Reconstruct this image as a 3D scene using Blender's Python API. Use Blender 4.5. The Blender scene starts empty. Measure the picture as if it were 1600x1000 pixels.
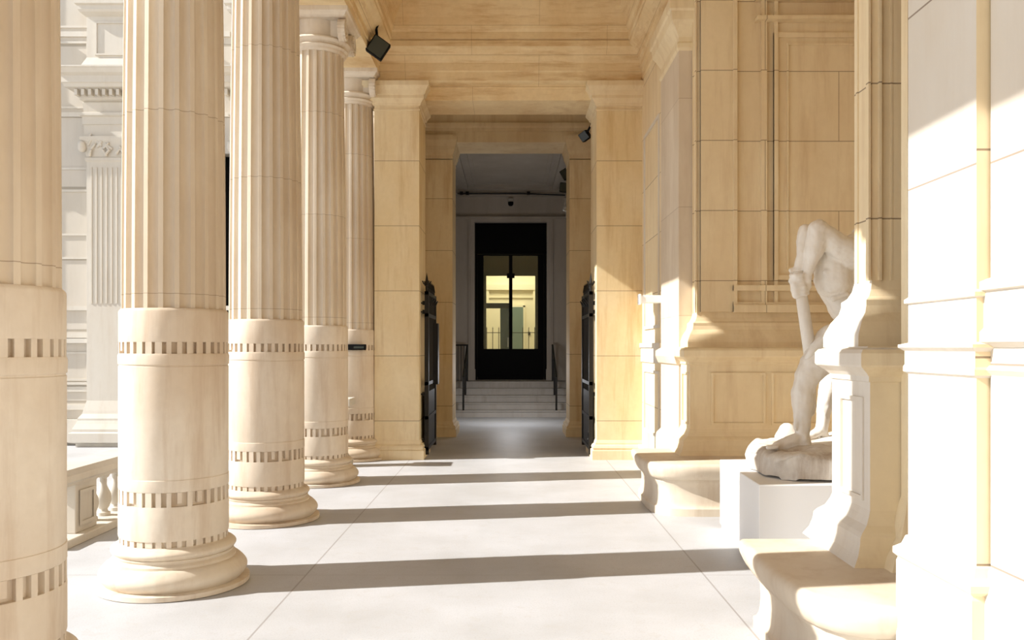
import bpy, bmesh, math, random
from mathutils import Vector, Matrix, noise
random.seed(7)
C = bpy.context.scene.collection
PI = math.pi
H = 1.6
F = 1333.0

# ------------------------------------------------------------------ materials
def nt(name):
    m = bpy.data.materials.new(name); m.use_nodes = True
    t = m.node_tree; b = t.nodes['Principled BSDF']
    return m, t, b
def simple(name, col, rough=0.6, metal=0.0, bump=0.0, scale=20, var=0.0):
    m, t, b = nt(name)
    b.inputs['Base Color'].default_value = (*col, 1)
    b.inputs['Roughness'].default_value = rough
    b.inputs['Metallic'].default_value = metal
    if bump or var:
        n = t.nodes.new('ShaderNodeTexNoise'); n.inputs['Scale'].default_value = scale; n.inputs['Detail'].default_value = 6
        g = t.nodes.new('ShaderNodeNewGeometry'); t.links.new(g.outputs['Position'], n.inputs['Vector'])
        if var:
            r = t.nodes.new('ShaderNodeValToRGB')
            r.color_ramp.elements[0].position = 0.35; r.color_ramp.elements[1].position = 0.65
            r.color_ramp.elements[0].color = (*[c*(1-var) for c in col], 1)
            r.color_ramp.elements[1].color = (*[min(1, c*(1+var*.3)) for c in col], 1)
            t.links.new(n.outputs['Fac'], r.inputs['Fac']); t.links.new(r.outputs['Color'], b.inputs['Base Color'])
        if bump:
            bp = t.nodes.new('ShaderNodeBump'); bp.inputs['Strength'].default_value = bump; bp.inputs['Distance'].default_value = 0.01
            t.links.new(n.outputs['Fac'], bp.inputs['Height']); t.links.new(bp.outputs['Normal'], b.inputs['Normal'])
    return m

class N:
    """small node-graph helper"""
    def __init__(s, t): s.t = t
    def v(s, op, a, b=None, c=None):
        n = s.t.nodes.new('ShaderNodeMath'); n.operation = op
        for i, x in enumerate((a, b, c)):
            if x is None: continue
            if isinstance(x, (int, float)): n.inputs[i].default_value = x
            else: s.t.links.new(x, n.inputs[i])
        return n.outputs[0]
    def line(s, coord, off, sp, w):
        """1 on thin lines every sp along coord"""
        f = s.v('DIVIDE', s.v('SUBTRACT', coord, off), sp)
        d = s.v('MULTIPLY', s.v('ABSOLUTE', s.v('SUBTRACT', f, s.v('ROUND', f))), sp)
        return s.v('LESS_THAN', d, w), f
    def noise(s, vec, scale, detail=5, rough=.55):
        n = s.t.nodes.new('ShaderNodeTexNoise'); n.inputs['Scale'].default_value = scale
        n.inputs['Detail'].default_value = detail; n.inputs['Roughness'].default_value = rough
        s.t.links.new(vec, n.inputs['Vector']); return n.outputs['Fac']
    def ramp(s, fac, stops):
        r = s.t.nodes.new('ShaderNodeValToRGB'); e = r.color_ramp.elements
        while len(e) < len(stops): e.new(0.5)
        for k, (p, c) in enumerate(stops): e[k].position = p; e[k].color = (*c, 1)
        s.t.links.new(fac, r.inputs['Fac']); return r.outputs['Color']
    def mix(s, fac, a, b, mode='MIX'):
        n = s.t.nodes.new('ShaderNodeMix'); n.data_type = 'RGBA'; n.blend_type = mode
        for i, x in ((0, fac), (6, a), (7, b)):
            if isinstance(x, (int, float)): n.inputs[i].default_value = x
            elif isinstance(x, tuple): n.inputs[i].default_value = (*x, 1)
            else: s.t.links.new(x, n.inputs[i])
        return n.outputs[2]

def stone(name, light, dark, zoff=None, zsp=.76, vsp=0, vax='X', voff=0., stain=.5, jw=.004, jcol=(.16, .10, .06), rough=.7, bump=.25, streak='V'):
    m, t, b = nt(name); g = N(t)
    geo = t.nodes.new('ShaderNodeNewGeometry'); pos = geo.outputs['Position']
    sep = t.nodes.new('ShaderNodeSeparateXYZ'); t.links.new(pos, sep.inputs[0])
    mp = t.nodes.new('ShaderNodeVectorMath'); mp.operation = 'MULTIPLY'; mp.inputs[1].default_value = (1, 1, .45); t.links.new(pos, mp.inputs[0])
    big = g.noise(mp.outputs[0], 1.1, 6, .6)
    col = g.ramp(big, [(.32, dark), (.62, light)])
    if zoff is not None:      # each course a slightly different tone
        f = g.v('FLOOR', g.v('DIVIDE', g.v('SUBTRACT', sep.outputs['Z'], zoff), zsp))
        wn = t.nodes.new('ShaderNodeTexWhiteNoise'); wn.noise_dimensions = '1D'; t.links.new(f, wn.inputs['W'])
        col = g.mix(g.v('MULTIPLY', wn.outputs['Value'], .35), col, dark)
    fine = g.noise(pos, 14, 8, .65)
    col = g.mix(g.v('MULTIPLY', g.v('SUBTRACT', fine, .3), stain*.55), col, tuple(c*.72 for c in dark))
    mp2 = t.nodes.new('ShaderNodeVectorMath'); mp2.operation = 'MULTIPLY'; mp2.inputs[1].default_value = (1.1, 1.1, 9) if streak == 'H' else (5, 5, .5); t.links.new(pos, mp2.inputs[0])
    stk = g.noise(mp2.outputs[0], 1.3, 7, .65)
    mk = t.nodes.new('ShaderNodeMapRange'); mk.inputs[1].default_value = .50; mk.inputs[2].default_value = .72; mk.inputs[4].default_value = min(.8, stain*.75); t.links.new(stk, mk.inputs[0])
    col = g.mix(mk.outputs[0], col, (dark[0]*.72, dark[1]*.60, dark[2]*.48))
    hgt = fine
    if zoff is not None:
        l1, fz = g.line(sep.outputs['Z'], zoff, zsp, jw)
        ln = l1
        if vsp:
            row = g.v('FLOOR', fz)
            sh = g.v('MULTIPLY', g.v('MODULO', g.v('ABSOLUTE', row), 2.), vsp*.5)
            l2, _ = g.line(g.v('ADD', sep.outputs[vax], sh), voff, vsp, jw*.8)
            ln = g.v('MAXIMUM', l1, l2)
        col = g.mix(g.v('MULTIPLY', ln, .75), col, jcol)
        hgt = g.v('SUBTRACT', g.v('MULTIPLY', fine, .25), g.v('MULTIPLY', ln, 1.0))
    t.links.new(col, b.inputs['Base Color'])
    b.inputs['Roughness'].default_value = rough
    b.inputs['Specular IOR Level'].default_value = .3
    bp = t.nodes.new('ShaderNodeBump'); bp.inputs['Strength'].default_value = bump; bp.inputs['Distance'].default_value = .006
    t.links.new(hgt, bp.inputs['Height']); t.links.new(bp.outputs['Normal'], b.inputs['Normal'])
    return m

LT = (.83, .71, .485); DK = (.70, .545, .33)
M = {}
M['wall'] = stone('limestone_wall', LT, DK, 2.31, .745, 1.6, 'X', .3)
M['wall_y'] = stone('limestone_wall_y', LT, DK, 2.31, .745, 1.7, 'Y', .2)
M['pier'] = stone('limestone_pier', LT, (.72, .55, .30), .55, .93, stain=.8)
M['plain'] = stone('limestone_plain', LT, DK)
M['ceil'] = stone('limestone_ceiling', (.85, .71, .455), (.70, .51, .27), 5.36, .37, 1.9, 'X', .4, jw=.0025, jcol=(.35, .22, .12), stain=1., streak='H')
M['column'] = stone('limestone_column', (.73, .64, .51), (.59, .48, .35), 1.95, 1.19, stain=.35, jw=.0022, jcol=(.3, .22, .14))
M['drum'] = stone('limestone_drum', (.75, .67, .555), (.60, .48, .35), stain=.7)
M['bench'] = stone('limestone_bench', (.70, .62, .50), (.60, .48, .35), stain=.5)
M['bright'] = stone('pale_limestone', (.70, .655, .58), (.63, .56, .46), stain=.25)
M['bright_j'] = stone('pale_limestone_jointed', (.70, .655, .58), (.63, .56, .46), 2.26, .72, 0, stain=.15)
M['facade'] = stone('facade_stone', (.56, .51, .44), (.51, .46, .38), 3.05, 1.17, stain=.2, jw=.02, jcol=(.3, .26, .2))
M['facade_p'] = stone('facade_plain', (.60, .56, .49), (.55, .50, .42), stain=.3)
M['grey'] = stone('grey_plaster', (.50, .45, .39), (.42, .37, .31), stain=.2, bump=.08)  # grey painted plaster of the hall
M['marble'] = stone('statue_marble', (.88, .85, .79), (.78, .72, .63), stain=.5, rough=.45, bump=.2)
M['rock'] = stone('statue_rock', (.86, .82, .75), (.50, .42, .33), stain=1.4, bump=.9)
M['step'] = stone('step_stone', (.50, .47, .43), (.40, .37, .33), stain=.5)
M['white'] = simple('white_paint', (.86, .86, .85), .5)
M['black'] = simple('black_metal', (.004, .004, .004), .75); M['black'].node_tree.nodes['Principled BSDF'].inputs['Specular IOR Level'].default_value = .12
M['iron'] = simple('black_iron', (.02, .018, .016), .5, .6)
M['lens'] = simple('lamp_glass', (.035, .045, .04), .15)
M['foil'] = simple('foil', (.7, .7, .68), .3, .7)
M['greydoor'] = simple('grey_door_paint', (.16, .22, .20), .5)
M['room'] = simple('room_plaster', (.85, .78, .62), .7)
M['steel'] = simple('steel', (.5, .5, .5), .3, 1)

def floor_mat():
    m, t, b = nt('granite_floor'); g = N(t)
    geo = t.nodes.new('ShaderNodeNewGeometry'); pos = geo.outputs['Position']
    sep = t.nodes.new('ShaderNodeSeparateXYZ'); t.links.new(pos, sep.inputs[0])
    big = g.noise(pos, .9, 6, .6)
    col = g.ramp(big, [(.35, (.42, .42, .42)), (.65, (.51, .515, .53))])
    sp = g.noise(pos, 90, 3, .7)
    col = g.mix(g.v('MULTIPLY', g.v('LESS_THAN', sp, .42), .35), col, (.33, .31, .29))
    med = g.noise(pos, 7, 8, .7)
    col = g.mix(g.v('MULTIPLY', g.v('LESS_THAN', med, .41), .25), col, (.40, .38, .35))
    la = g.v('LESS_THAN', g.v('ABSOLUTE', g.v('SUBTRACT', sep.outputs['X'], -1.44)), .006)
    lb = g.v('LESS_THAN', g.v('ABSOLUTE', g.v('SUBTRACT', sep.outputs['X'], 1.36)), .006)
    lc, _ = g.line(sep.outputs['Y'], 1.6, 2.2, .0045)
    inside = g.v('LESS_THAN', g.v('ABSOLUTE', g.v('SUBTRACT', sep.outputs['X'], -.04)), 1.4)
    lc = g.v('MULTIPLY', lc, g.v('SUBTRACT', 1., g.v('MULTIPLY', inside, .55)))
    ln = g.v('MAXIMUM', g.v('MAXIMUM', la, lb), lc)
    col = g.mix(g.v('MULTIPLY', ln, .6), col, (.22, .19, .17))
    t.links.new(col, b.inputs['Base Color']); b.inputs['Roughness'].default_value = .55
    bp = t.nodes.new('ShaderNodeBump'); bp.inputs['Strength'].default_value = .2; bp.inputs['Distance'].default_value = .004
    t.links.new(g.v('SUBTRACT', sp, g.v('MULTIPLY', ln, 1.)), bp.inputs['Height']); t.links.new(bp.outputs['Normal'], b.inputs['Normal'])
    return m
M['floor'] = floor_mat()

def glass_mat():
    m = bpy.data.materials.new('door_glass'); m.use_nodes = True; t = m.node_tree
    t.nodes.clear(); o = t.nodes.new('ShaderNodeOutputMaterial'); mx = t.nodes.new('ShaderNodeMixShader')
    a = t.nodes.new('ShaderNodeBsdfTransparent'); a.inputs[0].default_value = (.93, .97, .93, 1)
    g = t.nodes.new('ShaderNodeBsdfGlossy'); g.inputs['Roughness'].default_value = .02
    fr = t.nodes.new('ShaderNodeFresnel'); fr.inputs[0].default_value = 1.45
    t.links.new(fr.outputs[0], mx.inputs[0]); t.links.new(a.outputs[0], mx.inputs[1]); t.links.new(g.outputs[0], mx.inputs[2]); t.links.new(mx.outputs[0], o.inputs[0])
    return m
M['glass'] = glass_mat()

# ------------------------------------------------------------------ mesh tools
def obj(name, bm, mat, parent=None, kind=None, smooth=False, origin=None):
    me = bpy.data.meshes.new(name)
    if origin is not None:
        bmesh.ops.translate(bm, vec=-Vector(origin), verts=bm.verts)
    bmesh.ops.recalc_face_normals(bm, faces=bm.faces)
    bm.to_mesh(me); bm.free()
    me.materials.append(M[mat] if isinstance(mat, str) else mat)
    if smooth:
        for p in me.polygons: p.use_smooth = True
        me.set_sharp_from_angle(angle=math.radians(smooth if smooth is not True else 35))
    o = bpy.data.objects.new(name, me); C.objects.link(o)
    if parent is not None: o.parent = parent
    if origin is not None: o.location = origin
    if kind: o['kind'] = kind
    return o
def thing(name, label, cat, loc=(0, 0, 0), group=None):
    o = bpy.data.objects.new(name, None); C.objects.link(o); o.location = loc; o.empty_display_size = .1
    o['label'] = label; o['category'] = cat
    if group: o['group'] = group
    return o
def tag(o, label, cat, group=None):
    o['label'] = label; o['category'] = cat
    if group: o['group'] = group
    return o
def box(bm, x0, x1, y0, y1, z0, z1, bev=0):
    vs = [bm.verts.new((x, y, z)) for z in (z0, z1) for x, y in ((x0, y0), (x1, y0), (x1, y1), (x0, y1))]
    fs = [bm.faces.new([vs[i] for i in f]) for f in ((3, 2, 1, 0), (4, 5, 6, 7), (0, 1, 5, 4), (1, 2, 6, 5), (2, 3, 7, 6), (3, 0, 4, 7))]
    if bev:
        es = list({e for f in fs for e in f.edges})
        bmesh.ops.bevel(bm, geom=es, offset=bev, segments=2, affect='EDGES', profile=.5)
    return vs
def bxm(*a, **k):
    bm = bmesh.new(); box(bm, *a, **k); return bm
def offset_poly(pts, d):
    """offset a CCW polygon outward by d (mitred)"""
    n = len(pts); out = []
    for i in range(n):
        p0 = Vector(pts[i-1]); p1 = Vector(pts[i]); p2 = Vector(pts[(i+1) % n])
        e1 = (p1-p0).normalized(); e2 = (p2-p1).normalized()
        n1 = Vector((e1.y, -e1.x)); n2 = Vector((e2.y, -e2.x))
        k = 1+n1.dot(n2)
        out.append(p1+(n1+n2)*(d/max(k, .3)))
    return out
def loft(pts, prof, bm=None):
    """footprint polygon (CCW) swept up a profile of (offset, z)"""
    bm = bm or bmesh.new(); rings = []
    for d, z in prof:
        rings.append([bm.verts.new((p.x, p.y, z)) for p in offset_poly(pts, d)])
    n = len(pts)
    for a, b in zip(rings, rings[1:]):
        for i in range(n):
            bm.faces.new((a[i], a[(i+1) % n], b[(i+1) % n], b[i]))
    bm.faces.new(list(reversed(rings[0]))); bm.faces.new(rings[-1])
    return bm
def rect(x0, x1, y0, y1): return [(x0, y0), (x1, y0), (x1, y1), (x0, y1)]
def lathe(prof, n=64, bm=None, cx=0, cy=0, caps=True):
    bm = bm or bmesh.new(); rings = []
    for r, z in prof:
        rings.append([bm.verts.new((cx+r*math.cos(2*PI*i/n), cy+r*math.sin(2*PI*i/n), z)) for i in range(n)])
    for a, b in zip(rings, rings[1:]):
        for i in range(n): bm.faces.new((a[i], a[(i+1) % n], b[(i+1) % n], b[i]))
    if caps: bm.faces.new(list(reversed(rings[0]))); bm.faces.new(rings[-1])
    return bm
def arc(r0, z0, r1, z1, bulge, n=6):
    """profile points from (r0,z0) to (r1,z1) bowed outward by bulge (negative = hollow)"""
    out = []
    for i in range(n+1):
        t = i/n; out.append((r0+(r1-r0)*t+bulge*math.sin(PI*t), z0+(z1-z0)*t))
    return out
def extrude_prof(bm, prof, axis, a0, a1):
    """closed profile in the plane normal to axis; axis 'Y': prof=(x,z); axis 'X': prof=(y,z)"""
    def P(p, a): return (p[0], a, p[1]) if axis == 'Y' else (a, p[0], p[1])
    r0 = [bm.verts.new(P(p, a0)) for p in prof]; r1 = [bm.verts.new(P(p, a1)) for p in prof]
    n = len(prof)
    for i in range(n): bm.faces.new((r0[i], r0[(i+1) % n], r1[(i+1) % n], r1[i]))
    bm.faces.new(list(reversed(r0))); bm.faces.new(r1)
def tube(bm, pts, r, n=8, r1=None):
    pts = [Vector(p) for p in pts]; rings = []
    for i, p in enumerate(pts):
        a = pts[max(0, i-1)]; b = pts[min(len(pts)-1, i+1)]
        d = (b-a).normalized(); u = d.orthogonal().normalized() if abs(d.z) < .99 else Vector((1, 0, 0))
        if abs(d.z) < .99: u = d.cross(Vector((0, 0, 1))).normalized()
        w = d.cross(u); rr = r if r1 is None else r+(r1-r)*i/(len(pts)-1)
        rings.append([bm.verts.new(p+u*rr*math.cos(2*PI*k/n)+w*rr*math.sin(2*PI*k/n)) for k in range(n)])
    for a, b in zip(rings, rings[1:]):
        for k in range(n): bm.faces.new((a[k], a[(k+1) % n], b[(k+1) % n], b[k]))
    bm.faces.new(rings[0]); bm.faces.new(list(reversed(rings[-1])))
def panel_y(bm, x0, x1, z0, z1, y, w=.03, d=.02):
    """raised picture-frame moulding on a face at y looking to -Y"""
    for a in ((x0, x1, z0, z0+w), (x0, x1, z1-w, z1), (x0, x0+w, z0+w, z1-w), (x1-w, x1, z0+w, z1-w)):
        box(bm, a[0], a[1], y-d, y+.005, a[2], a[3])
def panel_x(bm, y0, y1, z0, z1, x, w=.03, d=.02):
    for a in ((y0, y1, z0, z0+w), (y0, y1, z1-w, z1), (y0, y0+w, z0+w, z1-w), (y1-w, y1, z0+w, z1-w)):
        box(bm, x-d, x+.005, a[0], a[1], a[2], a[3])

# ------------------------------------------------------------------ ground and shell
obj('floor', bxm(-14, 5.5, -6, 19.57, -.2, 0), 'floor', kind='structure')

# corridor ceiling: flat slab with a deep coffer above the cornice line
bm = bmesh.new()
cx0, cx1, cy0, cy1 = -1.70, 1.68, -4.0, 11.98
ins, top = .26, 6.50
o_ = [(cx0, cy0), (cx1, cy0), (cx1, cy1), (cx0, cy1)]
rings = []
for d, z in ((0, 5.90), (.035, 5.93), (.035, 6.02), (.06, 6.06), (.10, 6.2), (.20, 6.40), (.30, 6.46), (.30, 6.52), (.36, 6.54)):
    rings.append([bm.verts.new((p.x, p.y, z)) for p in offset_poly(o_, -d)])
for a, b in zip(rings, rings[1:]):
    for i in range(4): bm.faces.new((a[i], b[i], b[(i+1) % 4], a[(i+1) % 4]))
bm.faces.new(list(reversed(rings[-1])))
box(bm, -3.0, 4.6, -6, 13.0, 6.62, 6.9)
box(bm, -2.4, 2.4, 11.0, 12.99, 6.56, 6.63)
obj('ceiling', bm, 'ceil', kind='structure')

# colonnade entablature (left) – architrave, crown and attic
bm = bmesh.new()
extrude_prof(bm, [(-2.72, 5.50), (-1.87, 5.50), (-1.87, 5.60), (-1.85, 5.60), (-1.85, 5.70), (-1.83, 5.71), (-1.80, 5.74), (-1.76, 5.80), (-1.70, 5.84), (-1.68, 5.86), (-1.68, 5.90),
                  (-1.70, 5.90), (-1.70, 6.62), (-3.0, 6.62), (-3.0, 6.5), (-2.76, 6.3), (-2.76, 5.75), (-2.72, 5.74)], 'Y', -6, 12.18)
ent = obj('entablature', bm, 'ceil'); tag(ent, 'long stone beam resting on the fluted columns, along the left side of the ceiling', 'beam')

# cornice over the right wall
bm = bmesh.new()
extrude_prof(bm, [(1.92, 5.38), (1.88, 5.40), (1.86, 5.42), (1.86, 5.54), (1.83, 5.55), (1.83, 5.66), (1.81, 5.68), (1.78, 5.74), (1.73, 5.80), (1.68, 5.84), (1.66, 5.86), (1.66, 5.90), (1.68, 5.90), (1.68, 6.62), (4.5, 6.62), (4.5, 5.38)], 'Y', -6, 12.18)
obj('trim_1', bm, 'ceil', kind='structure')

# entablature crossing the far end of the corridor (in front of the first doorway)
bm = bmesh.new()
extrude_prof(bm, [(12.18, 5.38), (12.14, 5.40), (12.14, 5.52), (12.11, 5.53), (12.11, 5.64), (12.09, 5.67), (12.05, 5.72), (12.00, 5.78), (11.94, 5.82), (11.94, 5.90), (11.98, 5.90), (11.98, 6.62), (13.1, 6.62), (13.1, 5.38)], 'X', -1.95, 1.9)
obj('trim_2', bm, 'ceil', kind='structure')
bm = bmesh.new(); box(bm, -1.30, 1.22, 12.33, 13.08, 5.17, 5.40); box(bm, -1.30, 1.22, 12.30, 12.34, 5.33, 5.39)
obj('trim_3', bm, 'ceil', kind='structure')

# ------------------------------------------------------------------ fluted columns
COLX, COLR, SP, Y0 = -2.29, .332, 2.167, 3.645
def flute_shaft():
    US = [0, .30, .32, .37, .45, .55, .65, .75, .85, .93, .98]
    bm = bmesh.new(); nf, ns = 21, len(US)
    def ring(R, depth, z):
        vs = []
        for k in range(nf):
            for j in range(ns):
                u = US[j]
                a = 2*PI*(k+u)/nf
                dd = 0
                if u > .30: s = (u-.30)/.70; dd = depth*math.sqrt(max(0, 1-(2*s-1)**2))
                vs.append(bm.verts.new(((R-dd)*math.cos(a), (R-dd)*math.sin(a), z)))
        return vs
    R0, R1 = COLR, COLR*.90
    zs = [(1.855, 0), (1.856, .030)]
    zs += [(1.856+(5.03-1.856)*i/8, .030) for i in range(1, 9)] + [(5.045, .024), (5.06, 0)]
    rs = [ring(R0+(R1-R0)*((z-1.855)/3.2)**1.6, d, z) for z, d in zs]
    n = nf*ns
    for a, b in zip(rs, rs[1:]):
        for i in range(n): bm.faces.new((a[i], a[(i+1) % n], b[(i+1) % n], b[i]))
    bm.faces.new(list(reversed(rs[0]))); bm.faces.new(rs[-1])
    return bm
def dentil(z0, z1, ri, ro, n, fill=.55):
    bm = lathe([(ri, z0), (ri, z1)], 64)
    for k in range(n):
        a = 2*PI*k/n; w = PI/n*fill*(.75+.5*random.random())
        zz = z0+(.25*(z1-z0) if random.random() < .12 else 0)
        vs = [bm.verts.new((r*math.cos(a+s), r*math.sin(a+s), z)) for z in (zz, z1) for r, s in ((ri-.01, -w), (ro, -w), (ro, w), (ri-.01, w))]
        for f in ((3, 2, 1, 0), (4, 5, 6, 7), (0, 1, 5, 4), (1, 2, 6, 5), (2, 3, 7, 6), (3, 0, 4, 7)): bm.faces.new([vs[i] for i in f])
    return bm
def make_column():
    t = thing('fluted_column', '', 'column', (COLX, Y0, 0), 'fluted columns along the left side')
    obj('plinth', lathe([(.48, 0), (.49, .005), (.49, .035), (.46, .04)], 72), 'drum', t, smooth=True)
    base = obj('base', lathe([(.44, .03)]+arc(.435, .04, .425, .175, .045, 10)+[(.40, .18), (.40, .195)]+arc(.395, .2, .385, .225, -.012, 4)+[(.385, .232)]+arc(.378, .235, .365, .30, .03, 8)+[(.352, .303), (.345, .31)], 72), 'bench', t, smooth=True)
    obj('bead_ring', dentil(.300, .350, .325, .346, 34, .6), 'drum', t, smooth=30)
    obj('lower_drum', lathe([(.330, .348), (.350, .350), (.352, .36), (.352, .565), (.350, .572), (.33, .573)], 72), 'drum', t, smooth=True)
    obj('lower_dentil_band', dentil(.570, .665, .318, .350, 34), 'drum', t, smooth=30)
    obj('pedestal_drum', lathe([(.335, .664), (.350, .666), (.352, .672), (.352, .742), (.348, .745), (.348, .75), (.350, .755), (.350, 1.475), (.346, 1.478), (.346, 1.486), (.352, 1.49), (.354, 1.545), (.349, 1.56), (.33, 1.562)], 72), 'drum', t, smooth=True)
    obj('upper_dentil_band', dentil(1.560, 1.636, .316, .348, 34), 'drum', t, smooth=30)
    obj('collar', lathe([(.33, 1.634), (.347, 1.636), (.349, 1.645), (.349, 1.835), (.345, 1.846), (.335, 1.856)], 72), 'drum', t, smooth=True)
    obj('shaft', flute_shaft(), 'column', t, smooth=40)
    cap = obj('capital', lathe([(.30, 5.04), (.325, 5.06), (.328, 5.08)]+arc(.335, 5.085, .335, 5.12, .02, 5)+[(.33, 5.125), (.345, 5.14)]+arc(.345, 5.14, .36, 5.20, .03, 6)+[(.31, 5.21), (.31, 5.44)], 64), 'drum', t, smooth=True)
    for sx in (-1, 1):      # ionic volutes: scroll rolls facing the corridor and the court
        for sy in (-1, 1):
            bm = bmesh.new(); n = 40; pr = []
            for i in range(n+1):
                a = PI/2-sy*0+4.2*PI*i/n; r = .125*(1-.8*i/n)
                pr.append((r*math.cos(a)*sy*-1, 5.27+r*math.sin(a)))
            for i in range(n):
                y0, z0 = pr[i]; y1, z1 = pr[i+1]; w = .017*(1-.6*i/n)
                d = Vector((y1-y0, z1-z0)).normalized(); nn = Vector((-d.y, d.x))*w
                q = [(y0+nn.x, z0+nn.y), (y1+nn.x, z1+nn.y), (y1-nn.x, z1-nn.y), (y0-nn.x, z0-nn.y)]
                x0, x1 = sx*.30, sx*.385
                a_ = [bm.verts.new((x0, sy*.245+p[0], p[1])) for p in q]; b_ = [bm.verts.new((x1, sy*.245+p[0], p[1])) for p in q]
                for f in ((0, 1, 2, 3),): bm.faces.new([b_[j] for j in f])
                for j in range(4): bm.faces.new((a_[j], a_[(j+1) % 4], b_[(j+1) % 4], b_[j]))
            # disc behind the scroll
            nd = 24; c0 = [bm.verts.new((sx*.30, sy*.245+.125*math.cos(2*PI*k/nd), 5.27+.125*math.sin(2*PI*k/nd))) for k in range(nd)]
            c1 = [bm.verts.new((sx*.365, v.co.y, v.co.z)) for v in c0]
            for k in range(nd): bm.faces.new((c0[k], c0[(k+1) % nd], c1[(k+1) % nd], c1[k]))
            bm.faces.new(c1)
            obj('volute', bm, 'drum', cap, smooth=35)
    bm = bmesh.new()
    for sy in (-1, 1): pass
    extrude_prof(bm, [(-.30, 5.2), (.30, 5.2), (.30, 5.40), (-.30, 5.40)], 'Y', -.24, .24)
    obj('cushion', bm, 'drum', cap)
    obj('abacus', loft(rect(-.36, .36, -.36, .36), [(0, 5.395), (.03, 5.41), (.05, 5.44), (.07, 5.45), (.07, 5.50)]), 'drum', t)
    return t
def dup(root, loc, label):
    r = root.copy(); C.objects.link(r); r.location = loc; r['label'] = label
    for ch in list(root.children):
        c = ch.copy(); C.objects.link(c); c.parent = r
        for g in list(ch.children):
            d = g.copy(); C.objects.link(d); d.parent = c
    return r
col = make_column()
col['label'] = 'nearest column, cut off by the left edge of the photo, with only its shaded tan side showing'
CL = ['big fluted column in the left foreground with its whole round base on the floor',
      'fluted column just behind the big foreground one, sunlit white at its left side',
      'fluted column with its ionic capital in full view, two in front of the doorway pier',
      'farthest fluted column, standing against the left doorway pier']
for k, l in enumerate(CL): dup(col, (COLX, Y0+SP*(k+1), 0), l)

# ------------------------------------------------------------------ piers
def pier(name, label, pts, base, shaft, cap, mats=('plain', 'pier', 'plain'), group=None, extra=None):
    c = sum((Vector(p) for p in pts), Vector((0, 0)))/len(pts)
    t = thing(name, label, 'pier', (c.x, c.y, 0), group)
    q = [(p[0]-c.x, p[1]-c.y) for p in pts]
    obj('base', loft(q, base), mats[0], t); s = obj('shaft', loft(q, shaft), mats[1], t); obj('capital', loft(q, cap), mats[2], t)
    return t, s, c
CAP = [(0, 4.985), (.012, 4.99), (.012, 5.01), (0, 5.015), (0, 5.05), (.02, 5.06), (.03, 5.09), (.06, 5.13), (.075, 5.15), (.075, 5.19), (.09, 5.20), (.11, 5.25), (.14, 5.30), (.15, 5.31), (.15, 5.375), (.02, 5.38)]
BASE = [(.07, 0), (.07, .13), (.05, .14), (.06, .17), (.045, .20), (.02, .215), (.02, .235), (.005, .27), (0, .275)]
pier('stone_pier', 'broad stone pier at the left side of the doorway, touching the farthest column', rect(-1.95, -1.31, 12.2, 13.1), BASE, [(0, .27), (0, 4.99)], CAP, group='piers at the first doorway')
pier('stone_pier', 'broad stone pier at the right side of the doorway, beside the white wall light', rect(1.23, 1.93, 12.2, 13.1), BASE, [(0, .27), (0, 4.99)], CAP, group='piers at the first doorway')
pier('stone_pier', 'narrow pier on the left, deeper inside the passage behind the left gate leaf', rect(-1.60, -1.045, 15.3, 16.2), BASE, [(0, .27), (0, 4.97)], [(a*.6, b) for a, b in CAP], group='piers at the second doorway')
pier('stone_pier', 'narrow pier on the right, deeper inside the passage behind the right gate leaf', rect(1.056, 1.60, 15.3, 16.2), BASE, [(0, .27), (0, 4.97)], [(a*.6, b) for a, b in CAP], group='piers at the second doorway')

# bay 2 shell
obj('wall_left', bxm(-1.95, -1.60, 13.1, 15.3, 0, 6.62), 'wall_y', kind='structure')
obj('wall_right', bxm(1.58, 1.95, 13.1, 15.3, 0, 6.62), 'wall_y', kind='structure')
bm = bmesh.new(); box(bm, -1.6, 1.58, 13.1, 16.2, 5.95, 6.62); obj('ceiling_passage', bm, 'plain', kind='structure')
bm = bmesh.new()
extrude_prof(bm, [(15.3, 5.28), (15.3, 5.47), (15.26, 5.48), (15.26, 5.53), (15.24, 5.56), (15.24, 5.62), (15.30, 5.64), (15.3, 5.96), (16.2, 5.96), (16.2, 5.28)], 'X', -1.6, 1.58)
for s in (-1, 1): pass
box(bm, -1.6, -1.02, 15.22, 16.2, 5.375, 5.40); box(bm, 1.03, 1.58, 15.22, 16.2, 5.375, 5.40)
obj('trim_4', bm, 'plain', kind='structure')

# bay 3 (grey plaster)
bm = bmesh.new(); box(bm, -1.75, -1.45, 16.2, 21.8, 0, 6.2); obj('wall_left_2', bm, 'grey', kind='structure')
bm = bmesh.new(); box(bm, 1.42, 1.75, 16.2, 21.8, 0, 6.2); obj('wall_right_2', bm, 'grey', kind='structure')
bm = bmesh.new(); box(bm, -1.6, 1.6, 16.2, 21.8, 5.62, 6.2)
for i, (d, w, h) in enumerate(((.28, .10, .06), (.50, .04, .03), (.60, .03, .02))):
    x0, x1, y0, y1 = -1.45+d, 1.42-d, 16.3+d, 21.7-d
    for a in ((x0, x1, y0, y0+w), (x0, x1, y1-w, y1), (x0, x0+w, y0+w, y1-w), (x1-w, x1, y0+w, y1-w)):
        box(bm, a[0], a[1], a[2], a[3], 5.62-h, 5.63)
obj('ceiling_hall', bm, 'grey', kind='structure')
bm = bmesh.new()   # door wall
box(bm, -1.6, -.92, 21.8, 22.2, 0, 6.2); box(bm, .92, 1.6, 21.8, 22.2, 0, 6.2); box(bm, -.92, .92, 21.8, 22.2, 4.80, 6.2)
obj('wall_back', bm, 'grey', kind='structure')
bm = bmesh.new()   # architrave round the door, frieze and side strips
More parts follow.
